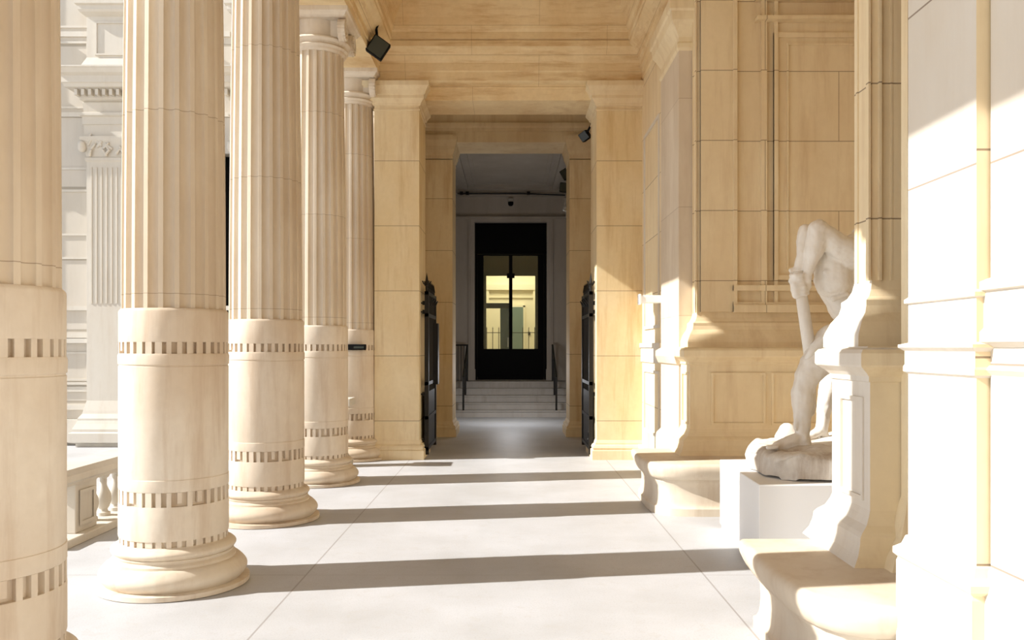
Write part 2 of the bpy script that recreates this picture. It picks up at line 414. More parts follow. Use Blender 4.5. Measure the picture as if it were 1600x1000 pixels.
for a in ((-1.08, -.92, .765, 4.80), (.92, 1.08, .765, 4.80), (-1.08, 1.08, 4.80, 4.92)): box(bm, a[0], a[1], 21.74, 21.81, a[2], a[3])
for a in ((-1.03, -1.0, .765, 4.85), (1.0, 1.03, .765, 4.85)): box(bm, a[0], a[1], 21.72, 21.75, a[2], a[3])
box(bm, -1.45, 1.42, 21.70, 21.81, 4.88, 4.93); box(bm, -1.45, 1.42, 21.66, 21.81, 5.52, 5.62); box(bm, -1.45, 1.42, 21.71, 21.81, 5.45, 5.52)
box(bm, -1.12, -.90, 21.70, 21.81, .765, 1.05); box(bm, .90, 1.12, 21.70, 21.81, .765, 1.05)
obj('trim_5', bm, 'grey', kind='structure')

# stairs
t = thing('staircase', 'low flight of grey stone steps leading up to the black door', 'stairs', (0, 19.57, 0))
for i in range(5):
    y0 = 19.57+i*.34
    z = .153*(i+1)
    bm = bmesh.new(); box(bm, -1.40, 1.37, y0-19.57, (21.75-19.57), z-.153, z-.03); box(bm, -1.40, 1.37, y0-19.57-.025, 21.75-19.57, z-.03, z, .008)
    obj('step', bm, 'step', t)
bm = bmesh.new(); box(bm, -1.6, 1.6, 19.57, 27.6, -.2, -.002); box(bm, -1.6, 1.6, 21.76, 27.6, .60, .76); obj('floor_hall', bm, 'step', kind='structure')

# stair handrails
def handrail(x, label, guard=None):
    t = thing('handrail', label, 'handrail', (x, 19.6, 0), 'stair handrails')
    b = bmesh.new(); tube(b, [(0, .03, .9), (0, 1.78, 1.66), (0, 1.95, 1.66)], .022); obj('top_rail', b, 'iron', t)
    b = bmesh.new(); tube(b, [(0, .03, .50), (0, 1.78, 1.26)], .012); obj('lower_rail', b, 'iron', t)
    for yy, z0, z1 in ((.03, 0, .92), (.9, .459, 1.28), (1.78, .765, 1.66)):
        b = bmesh.new(); box(b, -.022, .022, yy-.022, yy+.022, z0, z1); obj('post', b, 'iron', t)
    for i in range(1, 12):
        if i == 6: continue
        yy = .03+i*.146; zz = .5+(yy-.03)*.434
        b = bmesh.new(); box(b, -.008, .008, yy-.008, yy+.008, zz, zz+.41); obj('bar', b, 'iron', t)
    if guard:
        b = bmesh.new(); tube(b, [(0, 1.78, 1.66), (guard, 1.78, 1.66)], .018); obj('guard_rail', b, 'iron', t)
        for k in range(1, 4):
            b = bmesh.new(); g_ = guard*k/4; box(b, g_-.008, g_+.008, 1.772, 1.788, .765, 1.66); obj('bar', b, 'iron', t)
    return t
handrail(-1.09, 'black iron handrail on the left side of the steps', -.31)
handrail(1.05, 'black iron handrail on the right side of the steps')

# ------------------------------------------------------------------ black glazed double door and the lit room behind it
D = bpy.data.objects.new('door_1', None); C.objects.link(D); D['kind'] = 'structure'; D.location = (0, 21.95, .765)
b = bmesh.new(); box(b, -.92, .92, 0, .10, 3.24, 4.035); box(b, -.92, -.86, 0, .1, 0, 3.24); box(b, .86, .92, 0, .1, 0, 3.24)
for zz in (3.24, 3.98): box(b, -.92, .92, -.03, .01, zz, zz+.05)
obj('door_frame', b, 'black', D)
for s in (-1, 1):
    def bx_(b, x0, x1, *a): box(b, min(s*x0, s*x1), max(s*x0, s*x1), *a)
    b = bmesh.new()
    bx_(b, -.004 if s > 0 else 0, .045, .02, .07, 0, 3.23); bx_(b, .70, .855, .02, .07, 0, 3.23)
    bx_(b, .045, .70, .02, .07, 0, .80); bx_(b, .045, .70, .02, .07, 3.20, 3.23)
    bx_(b, .12, .66, .005, .03, .12, .16); bx_(b, .12, .66, .005, .03, .66, .70)
    lf = obj('door_leaf', b, 'black', D)
    b = bmesh.new(); bx_(b, .045, .70, .04, .05, .80, 3.20); obj('glass', b, 'glass', lf)
    b = bmesh.new(); tube(b, [(s*.03, -.03, 1.1), (s*.03, -.03, 1.5)], .014); box(b, s*.03-.01, s*.03+.01, -.03, .03, 1.12, 1.14); box(b, s*.03-.01, s*.03+.01, -.03, .03, 1.46, 1.48)
    obj('door_handle', b, 'black', lf)
    b = bmesh.new(); bx_(b, .02, .10, -.02, .03, 2.62, 2.74); obj('door_closer', b, 'black', lf)
# room behind
b = bmesh.new(); box(b, -2.2, -1.75, 22.2, 27.8, .6, 5.2); box(b, 1.75, 2.2, 22.2, 27.8, .6, 5.2); obj('wall_room', b, 'room', kind='structure')
b = bmesh.new(); box(b, -2.2, 2.2, 22.2, 27.8, 4.9, 5.2); obj('ceiling_room', b, 'room', kind='structure')
b = bmesh.new(); box(b, -2.2, 2.2, 27.5, 27.8, .6, 5.2)
box(b, -.85, -.70, 27.38, 27.52, .765, 3.6); box(b, .72, .86, 27.38, 27.52, .765, 3.6); box(b, -.85, .86, 27.34, 27.52, 3.45, 3.62); box(b, -.7, .72, 27.44, 27.52, 3.2, 3.24)
box(b, -.06, 0, 27.42, 27.52, .765, 2.95); box(b, .40, .46, 27.42, 27.52, .765, 2.95); box(b, -.06, .46, 27.42, 27.52, 2.9, 2.98)
obj('wall_room_2', b, 'room', kind='structure')
b = bmesh.new()   # dark lobby partition with opening
box(b, -1.75, -.69, 24.0, 24.1, .765, 4.9); box(b, .69, 1.75, 24.0, 24.1, .765, 4.9); box(b, -.69, .69, 24.0, 24.1, 3.62, 4.9)
obj('wall_lobby', b, simple('lobby_green', (.055, .055, .025), .5), kind='structure')
D2 = bxm(0, .40, 27.40, 27.46, .765, 2.9); obj('door_2', D2, 'greydoor', kind='structure')
t = thing('lobby_door', 'grey inner door seen through the left pane of the black door, with a dark crossbar over it', 'door', (-.35, 24.3, .765))
b = bmesh.new(); box(b, .05, .33, 0, .05, 0, 1.95); obj('door_panel', b, 'greydoor', t)
b = bmesh.new(); box(b, -.42, .35, -.01, .06, 1.95, 2.10); obj('crossbar', b, simple('dark_green_metal', (.05, .055, .04), .4), t)
b = bmesh.new(); tube(b, [(.27, -.04, .85), (.27, -.04, 1.12)], .018); box(b, .26, .28, -.04, .01, .9, .92); obj('handle', b, 'steel', t)
t = thing('lobby_railing', 'thin dark railing inside, seen low behind the glass of the black door', 'railing', (0, 25.6, .765))
b = bmesh.new(); tube(b, [(-.75, 0, 1.28), (.75, 0, 1.28)], .010); obj('top_rail', b, 'iron', t)
b = bmesh.new(); tube(b, [(-.75, 0, .2), (.75, 0, .2)], .010); obj('lower_rail', b, 'iron', t)
for k in range(9):
    xx = -.72+k*.18
    if abs(xx) < .2: continue
    b = bmesh.new(); tube(b, [(xx, 0, 0), (xx, 0, 1.4)], .010, 6); tube(b, [(xx, 0, 1.4), (xx, 0, 1.46)], .014, 6, .001); obj('bar', b, 'iron', t)
tag(obj('intercom', bxm(.56, .63, 27.46, 27.5, 2.0, 2.1), 'black'), 'small black box on the cream wall inside, right of the grey inner door', 'intercom')

# ------------------------------------------------------------------ gates
def gate(x, side, label):
    t = thing('gate_leaf', label, 'gate', (x, 12.42, 0), 'open iron gate leaves')
    L = 1.30; h = 2.42
    b = bmesh.new(); box(b, -.03, .03, 0, .06, .04, h); box(b, -.03, .03, L-.06, L, .04, h)
    for z in (.10, .55, 1.05, 2.05, h-.05): box(b, -.025, .025, 0, L, z, z+.05)
    obj('frame', b, 'iron', t)
    for k in range(1, 10):
        b = bmesh.new(); tube(b, [(0, k*.13, .1), (0, k*.13, h+.05)], .013, 8); tube(b, [(0, k*.13, h+.05), (0, k*.13, h+.18)], .022, 6, .001); obj('bar', b, 'iron', t)
    b = bmesh.new(); tube(b, [(0, .03, h), (0, .03, h+.10)], .02); tube(b, [(0, .03, h+.08), (0, .03, h+.27)], .035, 8, .002)
    for a in range(4):
        d = Vector((math.cos(a*PI/2+.6), math.sin(a*PI/2+.6), 0))
        tube(b, [Vector((0, .03, h+.08)), Vector((0, .03, h+.11))+d*.05, Vector((0, .03, h+.15))+d*.07], .009, 6)
    obj('finial', b, 'iron', t)
    b = bmesh.new(); box(b, -.012, .012, .10, L-.10, .15, .95) ; obj('kick_plate', b, 'iron', t)
    for z in (.25, .92, 2.12, 2.25):
        b = bmesh.new(); tube(b, [(0, .03, z), (side*.085, .03, z)], .012); tube(b, [(side*.045, .03, z-.03), (side*.045, .03, z+.03)], .02); obj('hinge', b, 'iron', t)
    # scroll work under the top rail
    for yy in (.25, .55, .85, 1.1):
        b = bmesh.new()
        pts = [(-side*(.02+.045*math.sin(i*.5)), yy+.10*math.cos(i*.5)*(1-i/16), 2.25+.10*math.sin(i*.5)*(1-i/16)) for i in range(13)]
        tube(b, pts, .009, 6); obj('scroll', b, 'iron', t)
    return t
g1 = gate(-1.225, -1, 'dark iron gate leaf folded open against the left pier, with a flat lock box')
b = bmesh.new(); box(b, .0, .085, .95, 1.16, 1.02, 1.98, .006); obj('lock_box', b, 'iron', g1)
g2 = gate(1.17, 1, 'dark iron gate leaf folded open against the right pier, with scrolls and a spiked tip')
b = bmesh.new(); tube(b, [(.02, .06, .42), (-.03, .06, .36), (-.04, .06, .26), (.03, .06, .2), (.06, .06, .1)], .016); obj('drop_bolt', b, 'iron', g2)

# ------------------------------------------------------------------ right wall between the far pier and the niche
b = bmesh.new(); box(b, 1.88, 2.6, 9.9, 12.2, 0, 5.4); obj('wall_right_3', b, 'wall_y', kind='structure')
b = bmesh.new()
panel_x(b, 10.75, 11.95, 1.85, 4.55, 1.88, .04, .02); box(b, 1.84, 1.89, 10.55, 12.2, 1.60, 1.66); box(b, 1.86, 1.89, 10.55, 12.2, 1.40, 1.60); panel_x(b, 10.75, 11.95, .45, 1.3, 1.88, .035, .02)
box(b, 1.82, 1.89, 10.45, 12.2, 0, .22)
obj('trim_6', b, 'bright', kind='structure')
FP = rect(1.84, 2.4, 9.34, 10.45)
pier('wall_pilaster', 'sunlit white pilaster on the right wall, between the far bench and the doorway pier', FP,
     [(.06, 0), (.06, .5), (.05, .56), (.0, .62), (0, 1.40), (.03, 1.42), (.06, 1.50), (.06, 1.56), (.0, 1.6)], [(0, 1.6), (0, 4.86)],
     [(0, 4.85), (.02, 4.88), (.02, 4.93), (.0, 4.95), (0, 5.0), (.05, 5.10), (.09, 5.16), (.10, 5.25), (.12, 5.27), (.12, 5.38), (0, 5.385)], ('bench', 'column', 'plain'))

# ------------------------------------------------------------------ jambs with dado and foot + benches
def jamb(yo, label, xr, mats):
    t = thing('niche_jamb', label, 'jamb', (2.0, 4.7+yo, 0), 'panelled jambs standing on the stone benches')
    def L(pts): return [(p[0]-2.0, p[1]-4.7) for p in pts]
    # CCW footprints: near side first
    ded = L([(1.845, 4.38), (xr, 4.38), (xr, 4.93), (1.857, 4.93)])
    upp = L([(1.990, 4.70), (xr, 4.70), (xr, 4.93), (1.986, 4.93)])
    obj('foot', loft(ded, [(.13, .50), (.125, .51), (.10, .55), (.085, .60), (.08, .64), (.065, .66), (.03, .69), (.01, .73), (.0, .76)]), mats[0], t)
    obj('dado', loft(ded, [(0, .76), (0, 1.42)]), mats[0], t)
    b = bmesh.new(); z0, z1 = .80, 1.34
    # raised panel on the corridor side and on the near face
    panel_x(b, 4.46-4.7, 4.78-4.7, z0, z1, 1.852-2.0, .022, .014)
    
    if xr > 2.5:
        panel_y(b, .06, .62, z0, z1, 4.38-4.7, .025, .018); panel_y(b, .68, 1.5, z0, z1, 4.38-4.7, .025, .018)
    obj('dado_panel', b, mats[0], t)
    obj('dado_cap', loft(ded, [(0, 1.42), (.01, 1.425), (.01, 1.45), (.03, 1.47), (.07, 1.50), (.075, 1.51), (.075, 1.57), (.06, 1.59), (.02, 1.60), (.02, 1.605)]), mats[0], t)
    obj('shaft_foot', loft(upp, [(.13, 1.60), (.13, 1.66), (.125, 1.68), (.10, 1.74), (.065, 1.79), (.055, 1.83), (.055, 1.86), (.03, 1.88), (.01, 1.92), (0, 1.97)]), mats[0], t)
    b = loft(upp, [(0, 1.96), (0, 5.385)])
    obj('shaft', b, mats[1], t)
    b = bmesh.new()
    for xx, w, yy in ((-.035, .012, -.012), (.02, .015, -.02), (.09, .012, .0)): box(b, xx, xx+w, yy-.004, .02, 1.97, 5.38)
    box(b, -.022, .0, .17, .19, 1.97, 5.38)
    obj('edge_moulding', b, mats[1], t)
    for o in t.children:      # faces turned to the end wall take tan stone as painted-in shade
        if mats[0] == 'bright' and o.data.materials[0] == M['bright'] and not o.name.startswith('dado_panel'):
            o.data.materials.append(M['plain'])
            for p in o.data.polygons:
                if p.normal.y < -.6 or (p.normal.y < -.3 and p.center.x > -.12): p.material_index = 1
    return t
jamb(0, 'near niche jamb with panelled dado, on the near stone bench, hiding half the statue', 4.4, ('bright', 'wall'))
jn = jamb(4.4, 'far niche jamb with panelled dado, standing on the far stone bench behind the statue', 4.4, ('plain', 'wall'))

# niche far wall: recessed curved apse beside the jamb
bm = bmesh.new()
prof = [(2.36, 9.10), (2.36, 9.02), (2.42, 9.02), (2.42, 9.05), (2.50, 9.05)]
def vslab(bm, pts, z0, z1):
    """vertical folded screen following plan points, closed behind"""
    n = len(pts); a = [bm.verts.new((p[0], p[1], z0)) for p in pts]; c = [bm.verts.new((p[0], p[1], z1)) for p in pts]
    for i in range(n): bm.faces.new((a[i], a[(i+1) % n], c[(i+1) % n], c[i]))
    bm.faces.new(a); bm.faces.new(list(reversed(c)))
b = bmesh.new()
for x0, x1, y in ((2.02, 2.36, 9.06), (2.36, 2.40, 9.03), (2.66, 2.72, 9.05), (2.80, 2.84, 9.06)): box(b, x0, x1, y, 9.12, 1.98, 5.3)
panel_y(b, 2.80, 4.3, 2.32, 4.95, 9.10, .05, .03); panel_y(b, 2.94, 4.2, 2.44, 4.84, 9.10, .02, .02)
box(b, 2.36, 4.4, 9.02, 9.12, 2.20, 2.26); box(b, 2.36, 4.4, 9.0, 9.12, 1.97, 2.05); box(b, 2.36, 4.4, 9.04, 9.12, 2.05, 2.08)
box(b, 2.6, 4.4, 8.98, 9.12, 5.06, 5.10); box(b, 2.6, 4.4, 8.94, 9.12, 5.28, 5.38)
obj('trim_7', b, 'wall', kind='structure')
b = bmesh.new()   # back of the niche, gently concave
pts = [(4.4, 9.5)]+[(4.0+.35*math.sin(PI*i/12), 9.1-(9.1-4.93)*i/12) for i in range(13)]+[(4.4, 4.5), (4.7, 4.5), (4.7, 9.5)]
vslab(b, pts, 0, 5.4); obj('wall_niche', b, 'wall_y', kind='structure', smooth=30)

def bench(yo, label):
    t = thing('stone_bench', label, 'bench', (1.6, 4.4+yo, 0), 'stone benches built out from the right wall')
    out = [(1.32, 4.94), (1.30, 4.70), (1.285, 4.40), (1.285, 4.12), (1.30, 3.94), (1.335, 3.80), (1.40, 3.70), (1.50, 3.635), (1.64, 3.60), (1.80, 3.59), (4.2, 3.59), (4.2, 4.94)]
    loc = [(p[0]-1.6, p[1]-4.4) for p in out]
    q = loc
    seat = [(-.06, .345), (-.035, .355), (-.02, .385), (-.005, .42), (0, .445), (0, .47), (-.008, .487), (-.022, .497), (-.04, .50)]
    obj('seat_slab', loft(q, seat), 'bench', t, smooth=50)
    base = [(-.07, 0), (-.07, .07), (-.085, .08), (-.095, .10), (-.10, .13), (-.105, .20), (-.10, .27), (-.08, .31), (-.075, .32), (-.075, .35)]
    obj('base', loft(q, base), 'bench', t, smooth=50)
    return t
bench(0, 'rounded stone bench in the right foreground, under the white panelled jamb')
bench(4.4, 'smaller looking stone bench further back, left of the white plinth')

# strip pilaster between the near jamb and the near pier
b = bmesh.new()
q = [(2.0, 4.30), (4.3, 4.30), (4.3, 4.37), (2.0, 4.37)]
loft(q, [(.14, .50), (.12, .54), (.06, .64), (.02, .76), (0, .84), (0, 5.4)], b)
obj('trim_8', b, 'plain', kind='structure')

# ------------------------------------------------------------------ big near pier and near wall on the right
def npier(name, label, x0, y0, y1, cat='pier'):
    t = thing(name, label, cat, (x0, y0, 0))
    q = rect(0, 4.4-x0, 0, y1-y0)
    obj('base', loft(q, [(.05, 0), (.05, .30), (.045, .33), (.035, .35), (.035, .70), (.03, .715), (.045, .73), (.045, .755), (.02, .775), (.008, .81), (0, .815)]), 'bright', t)
    obj('dado', loft(q, [(0, .81), (0, 1.49)]), 'bright', t)
    obj('dado_cap', loft(q, [(0, 1.49), (.015, 1.50), (.015, 1.52), (.01, 1.53), (.01, 1.585), (.03, 1.60), (.03, 1.612), (.0, 1.62), (0, 1.78), (.012, 1.785), (.012, 1.80), (0, 1.81)]), 'bright', t)
    obj('shaft', loft(q, [(0, 1.805), (0, 5.385)]), 'bright_j', t)
    for o in t.children:      # shade on the narrow end face is painted in with tan wall stone
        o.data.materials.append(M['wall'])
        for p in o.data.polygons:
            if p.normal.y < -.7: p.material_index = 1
    return t
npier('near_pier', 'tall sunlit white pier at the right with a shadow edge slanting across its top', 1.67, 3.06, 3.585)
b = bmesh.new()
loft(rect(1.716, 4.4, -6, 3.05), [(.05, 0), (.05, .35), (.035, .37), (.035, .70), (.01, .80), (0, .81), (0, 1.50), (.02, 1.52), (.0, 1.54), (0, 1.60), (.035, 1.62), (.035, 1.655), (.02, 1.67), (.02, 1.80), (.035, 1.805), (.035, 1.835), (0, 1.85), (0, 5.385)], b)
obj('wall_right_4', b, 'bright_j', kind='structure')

# closing wall behind the photographer
obj('wall_behind', bxm(-3, 4.6, -6.3, -6, 0, 6.9), 'wall', kind='structure')

# ------------------------------------------------------------------ white plinth and statue
pl = thing('display_plinth', 'plain white box plinth carrying the stooping statue in the niche', 'plinth', (2.4, 6.9, 0))
q = [(1.795-2.4, 6.16-6.9), (3.25-2.4, 6.22-6.9), (3.30-2.4, 7.62-6.9), (1.855-2.4, 7.56-6.9)]
obj('body', loft(q, [(-.012, 0), (-.012, .04), (0, .045), (0, .60), (-.004, .607)]), 'white', pl)

SY = 6.85; SC = F/SY
def sp(x, y, d=0.0):
    yy = SY+d; s = F/yy
    return Vector(((x-798)/s, yy, H+(543-y)/s))
def capsule(bm, p0, p1, r0, r1, n=16, m=7, flat=1.0):
    p0, p1 = Vector(p0), Vector(p1); d = p1-p0; L = d.length; d.normalize()
    u = d.cross(Vector((0, 1, 0))); u = u.normalized() if u.length > .1 else d.cross(Vector((1, 0, 0))).normalized()
    w = d.cross(u); rings = []
    seq = [(-r0*math.cos(a), r0*math.sin(a)) for a in [PI/2*i/m for i in range(1, m+1)]]
    seq += [(L*i/6, r0+(r1-r0)*i/6) for i in range(1, 6)]
    seq += [(L+r1*math.sin(a), r1*math.cos(a)) for a in [PI/2*i/m for i in range(0, m)]]
    for h, r in seq:
        rings.append([bm.verts.new(p0+d*h+(u*math.cos(2*PI*k/n)+w*flat*math.sin(2*PI*k/n))*r) for k in range(n)])
    for a, b in zip(rings, rings[1:]):
        for k in range(n): bm.faces.new((a[k], a[(k+1) % n], b[(k+1) % n], b[k]))
    t0 = bm.verts.new(p0-d*r0); t1 = bm.verts.new(p1+d*r1)
    for k in range(n):
        bm.faces.new((t0, rings[0][(k+1) % n], rings[0][k])); bm.faces.new((t1, rings[-1][k], rings[-1][(k+1) % n]))
def chain(bm, pts):
    for (a, ra), (b, rb) in zip(pts, pts[1:]): capsule(bm, a, b, ra, rb)
def remesh(o, vox, smooth=6, fac=.6):
    m = o.modifiers.new('remesh', 'REMESH'); m.mode = 'VOXEL'; m.voxel_size = vox; m.use_smooth_shade = True
    s = o.modifiers.new('smooth', 'SMOOTH'); s.factor = fac; s.iterations = smooth
ST = thing('marble_statue', 'pale marble statue of a stooping nude figure gripping a staff on a rough rock', 'statue', (2.5, SY, .607))
O = Vector((2.5, SY, .607))
bm = bmesh.new()
# near (bent) leg: hip, knee, ankle, foot
hipN = sp(1342, 512, -.10); kneeN = sp(1262, 588, -.18); ankN = sp(1254, 684, -.20)
chain(bm, [(hipN, .15), (sp(1298, 546, -.15), .148), (sp(1272, 572, -.17), .118), (kneeN, .098)])
capsule(bm, sp(1300, 530, -.12), sp(1275, 560, -.14), .12, .10)
chain(bm, [(kneeN, .092), (sp(1254, 612, -.18), .088), (sp(1254, 632, -.18), .086), (sp(1254, 660, -.19), .064), (ankN, .052)])
capsule(bm, sp(1260, 614, -.14), sp(1261, 642, -.15), .078, .060)
capsule(bm, kneeN+Vector((-.045, -.02, -.01)), kneeN+Vector((-.035, -.01, -.07)), .052, .042)
capsule(bm, kneeN+Vector((-.06, -.03, -.09)), sp(1243, 670, -.22), .022, .018)
heelN = sp(1260, 699, -.20)
chain(bm, [(ankN, .054), (heelN, .048)]); chain(bm, [(ankN, .052), (sp(1234, 690, -.22), .046), (sp(1214, 696, -.24), .036)]); capsule(bm, heelN, sp(1218, 699, -.23), .040, .038)
capsule(bm, ankN+Vector((0, -.045, 0)), ankN+Vector((0, -.045, -.01)), .022, .02)
for i in range(5):
    a = sp(1214, 698, -.29+.028*i); capsule(bm, a, a+Vector((-.075+.008*i, -.01, -.005)), .017-.0015*i, .014-.0015*i, 10, 4)
# far leg
hipF = sp(1352, 515, .12); kneeF = sp(1302, 572, .16); ankF = sp(1284, 672, .20)
chain(bm, [(hipF, .14), (sp(1328, 544, .14), .125), (kneeF, .092)])
chain(bm, [(kneeF, .088), (sp(1294, 612, .18), .078), (sp(1286, 645, .19), .058), (ankF, .046)])
chain(bm, [(ankF, .04), (sp(1290, 684, .20), .038)]); chain(bm, [(ankF, .042), (sp(1262, 684, .16), .034), (sp(1238, 688, .13), .028)])
for i in range(5):
    a = sp(1240, 688, .08+.026*i); capsule(bm, a, a+Vector((-.06, -.01, -.004)), .016, .013, 10, 4)
# pelvis, trunk, chest, neck
pel = sp(1350, 508, .0); wai = sp(1344, 478, .0); che = sp(1334, 428, .0); sho = sp(1340, 395, .0)
capsule(bm, sp(1346, 510, -.09), sp(1350, 510, .10), .135, .135)
chain(bm, [(pel, .15), (wai, .145), (sp(1336, 452), .165), (che, .185), (sho, .16)])
capsule(bm, sp(1301, 408, -.10), sp(1302, 436, -.09), .145, .150); capsule(bm, sp(1301, 408, .10), sp(1302, 436, .09), .145, .150); chain(bm, [(sp(1304, 436), .16), (sp(1318, 466), .15), (sp(1334, 492), .15)])
for k in range(4): capsule(bm, sp(1290+k*4, 425+k*14, -.20+.012*k), sp(1312+k*4, 418+k*14, -.215+.012*k), .024, .02)
chain(bm, [(sp(1296, 384, -.12), .09), (sp(1330, 396, -.10), .12)])
capsule(bm, sp(1330, 398, -.18), sp(1334, 398, .18), .11, .11)
capsule(bm, sp(1365, 408, -.12), sp(1372, 470, -.07), .11, .09); capsule(bm, sp(1365, 408, .12), sp(1372, 470, .07), .11, .09)
neck = sp(1352, 378, -.02); head = sp(1352, 352, -.04)
hd = sp(1336, 362, .12)
# head hangs forward between the raised arms, turned away behind the jamb
hd = sp(1358, 372, .02)
chain(bm, [(sho, .085), (hd+Vector((0, 0, -.02)), .07)])
# arms: shoulder -> raised elbow -> wrist
elN = sp(1279, 360, -.26); wrN = sp(1255, 424, -.20)
chain(bm, [(sp(1334, 398, -.20), .115), (sp(1308, 384, -.24), .10), (elN, .075)])
capsule(bm, elN, sp(1280, 352, -.25), .072, .050)
chain(bm, [(elN, .082), (sp(1277, 374, -.25), .088), (sp(1272, 392, -.24), .076), (sp(1266, 410, -.22), .052), (wrN+Vector((.035, 0, -.01)), .042), (wrN+Vector((.03, 0, -.06)), .040)])
capsule(bm, sp(1284, 364, -.29), sp(1272, 400, -.27), .04, .03)
elF = sp(1259, 362, -.06)
chain(bm, [(sp(1330, 396, .20), .11), (sp(1292, 376, .10), .085), (elF, .060)])
chain(bm, [(elF, .062), (sp(1257, 378, -.08), .066), (sp(1255, 400, -.12), .052), (wrN+Vector((-.015, .07, .02)), .040), (sp(1246, 436, -.13), .038)])
body_bm = bm
# head
capsule(bm, hd+Vector((-.01, 0, .06)), hd+Vector((.02, 0, -.02)), .098, .085)
capsule(bm, hd+Vector((-.075, 0, .0)), hd+Vector((-.05, 0, -.06)), .05, .04)
fh = hd+Vector((-.06, 0, .04))
capsule(bm, fh+Vector((-.05, 0, 0)), fh+Vector((-.075, 0, -.05)), .014, .02, 8, 4)          # nose
capsule(bm, fh+Vector((-.04, -.05, .02)), fh+Vector((-.04, .05, .02)), .018, .018, 8, 4)     # brow
for s in (-1, 1): capsule(bm, hd+Vector((.01, s*.092, .03)), hd+Vector((.0, s*.095, -.01)), .02, .014, 8, 4)
# hands closed round the staff: palm + five curled digits each
st0 = sp(1247, 428, -.17); st1 = sp(1267, 560, -.08)
ax = (st1-st0).normalized(); u1 = ax.cross(Vector((0, 1, 0))).normalized(); u2 = ax.cross(u1)
def fist(z, s, palm_a):
    c = st0+ax*z
    capsule(bm, c+u1*(.055*math.cos(palm_a))+u2*(.055*math.sin(palm_a))-ax*.045, c+u1*(.055*math.cos(palm_a))+u2*(.055*math.sin(palm_a))+ax*.045, .036, .033)
    for f in range(4):
        rr = (.0165, .0175, .0165, .014)[f]; reach = (3.6, 3.9, 3.7, 3.2)[f]
        h = -.052+f*.034; last = None
        for k in range(5):
            a = palm_a+s*(.25+reach*k/4); R_ = .058 if k else .066
            p = c+ax*h+u1*(R_*math.cos(a))+u2*(R_*math.sin(a))
            if last: capsule(bm, last, p, rr, rr*.92, 10, 4)
            last = p
    last = None
    for k in range(4):
        a = palm_a-s*(.2+.75*k); p = c+ax*(-.055-.012*k)+u1*(.062*math.cos(a))+u2*(.062*math.sin(a))
        if last: capsule(bm, last, p, .021, .018, 10, 4)
        last = p
fist(.055, 1, .2); fist(.115, -1, 2.6)
for v in bm.verts: v.co -= O
body = obj('figure', bm, 'marble', ST); remesh(body, .0095, 3, .5)
tx = bpy.data.textures.new('chisel', 'CLOUDS'); tx.noise_scale = .09; tx.noise_depth = 3
dm = body.modifiers.new('chisel', 'DISPLACE'); dm.texture = tx; dm.strength = .022; dm.mid_level = .5
# hair cap
bm = bmesh.new(); capsule(bm, hd+Vector((.0, 0, .085)), hd+Vector((.04, 0, .0)), .096, .08)
for i in range(40):
    a = random.uniform(0, 2*PI); e = random.uniform(.1, 1.3)
    p = hd+Vector((.015+.10*math.cos(e)*math.cos(a)*.8, .098*math.cos(e)*math.sin(a), .05+.11*math.sin(e)))
    if p.x-hd.x > -.05: capsule(bm, p, p+Vector((.015, .01, -.01)), .022, .018, 8, 3)
for v in bm.verts: v.co -= O
hr = obj('hair', bm, 'marble', ST); remesh(hr, .012, 2)
# staff
bm = bmesh.new(); tube(bm, [st0-ax*.02-O, st0+ax*.25-O, st1-O, st1+ax*.12-O], .042, 14, .056); obj('staff', bm, 'marble', ST, smooth=True)
# sash over the thigh
bm = bmesh.new()
pts = [sp(1336, 486, -.17), sp(1318, 500, -.235), sp(1300, 518, -.265), sp(1284, 534, -.262), sp(1268, 549, -.245), sp(1262, 560, -.21)]
for k in range(3):
    off = Vector((.018*k, .02*k, -.028*k))
    chain(bm, [(p+off, .028-.004*k) for p in pts])
for v in bm.verts: v.co -= O
sa = obj('sash', bm, 'marble', ST); remesh(sa, .011, 4)
# rock base
bm = bmesh.new(); bmesh.ops.create_icosphere(bm, subdivisions=5, radius=1)
for v in bm.verts:
    p = v.co.copy()
    sx = .62 if p.x < 0 else .68
    def sg(a, e): return math.copysign(abs(a)**e, a)
    q_ = Vector((sg(p.x, .45)*sx, sg(p.y, .5)*.56, 0))
    zt = .235+max(0, (q_.x-.10))*.55+max(0, q_.x-.35)*.5
    z = .005 if p.z < 0 else (sg(p.z, .22)*zt)
    if p.z < 0: q_ *= (1-.22*abs(p.z)**.6)
    if p.z < 0: z = .0+(1+p.z)*.02
    nn = noise.fractal(Vector((q_.x*3, q_.y*3, z*5+3)), .8, 2.2, 6)*.05
    v.co = Vector((q_.x+nn, q_.y+nn*.8, max(0, z+nn*(1 if z > .05 else 0))))
bmesh.ops.translate(bm, verts=bm.verts, vec=(.09, -.03, 0))
obj('rock', bm, 'rock', ST, smooth=60)
bm = bmesh.new()
for p, r in ((sp(1230, 674, .28), .075), (sp(1222, 684, .26), .065), (sp(1240, 682, .27), .07)): capsule(bm, p, p+Vector((.03, .02, -.04)), r, r)
for v in bm.verts: v.co -= O
bo = obj('boulder', bm, 'marble', ST); remesh(bo, .02, 4)

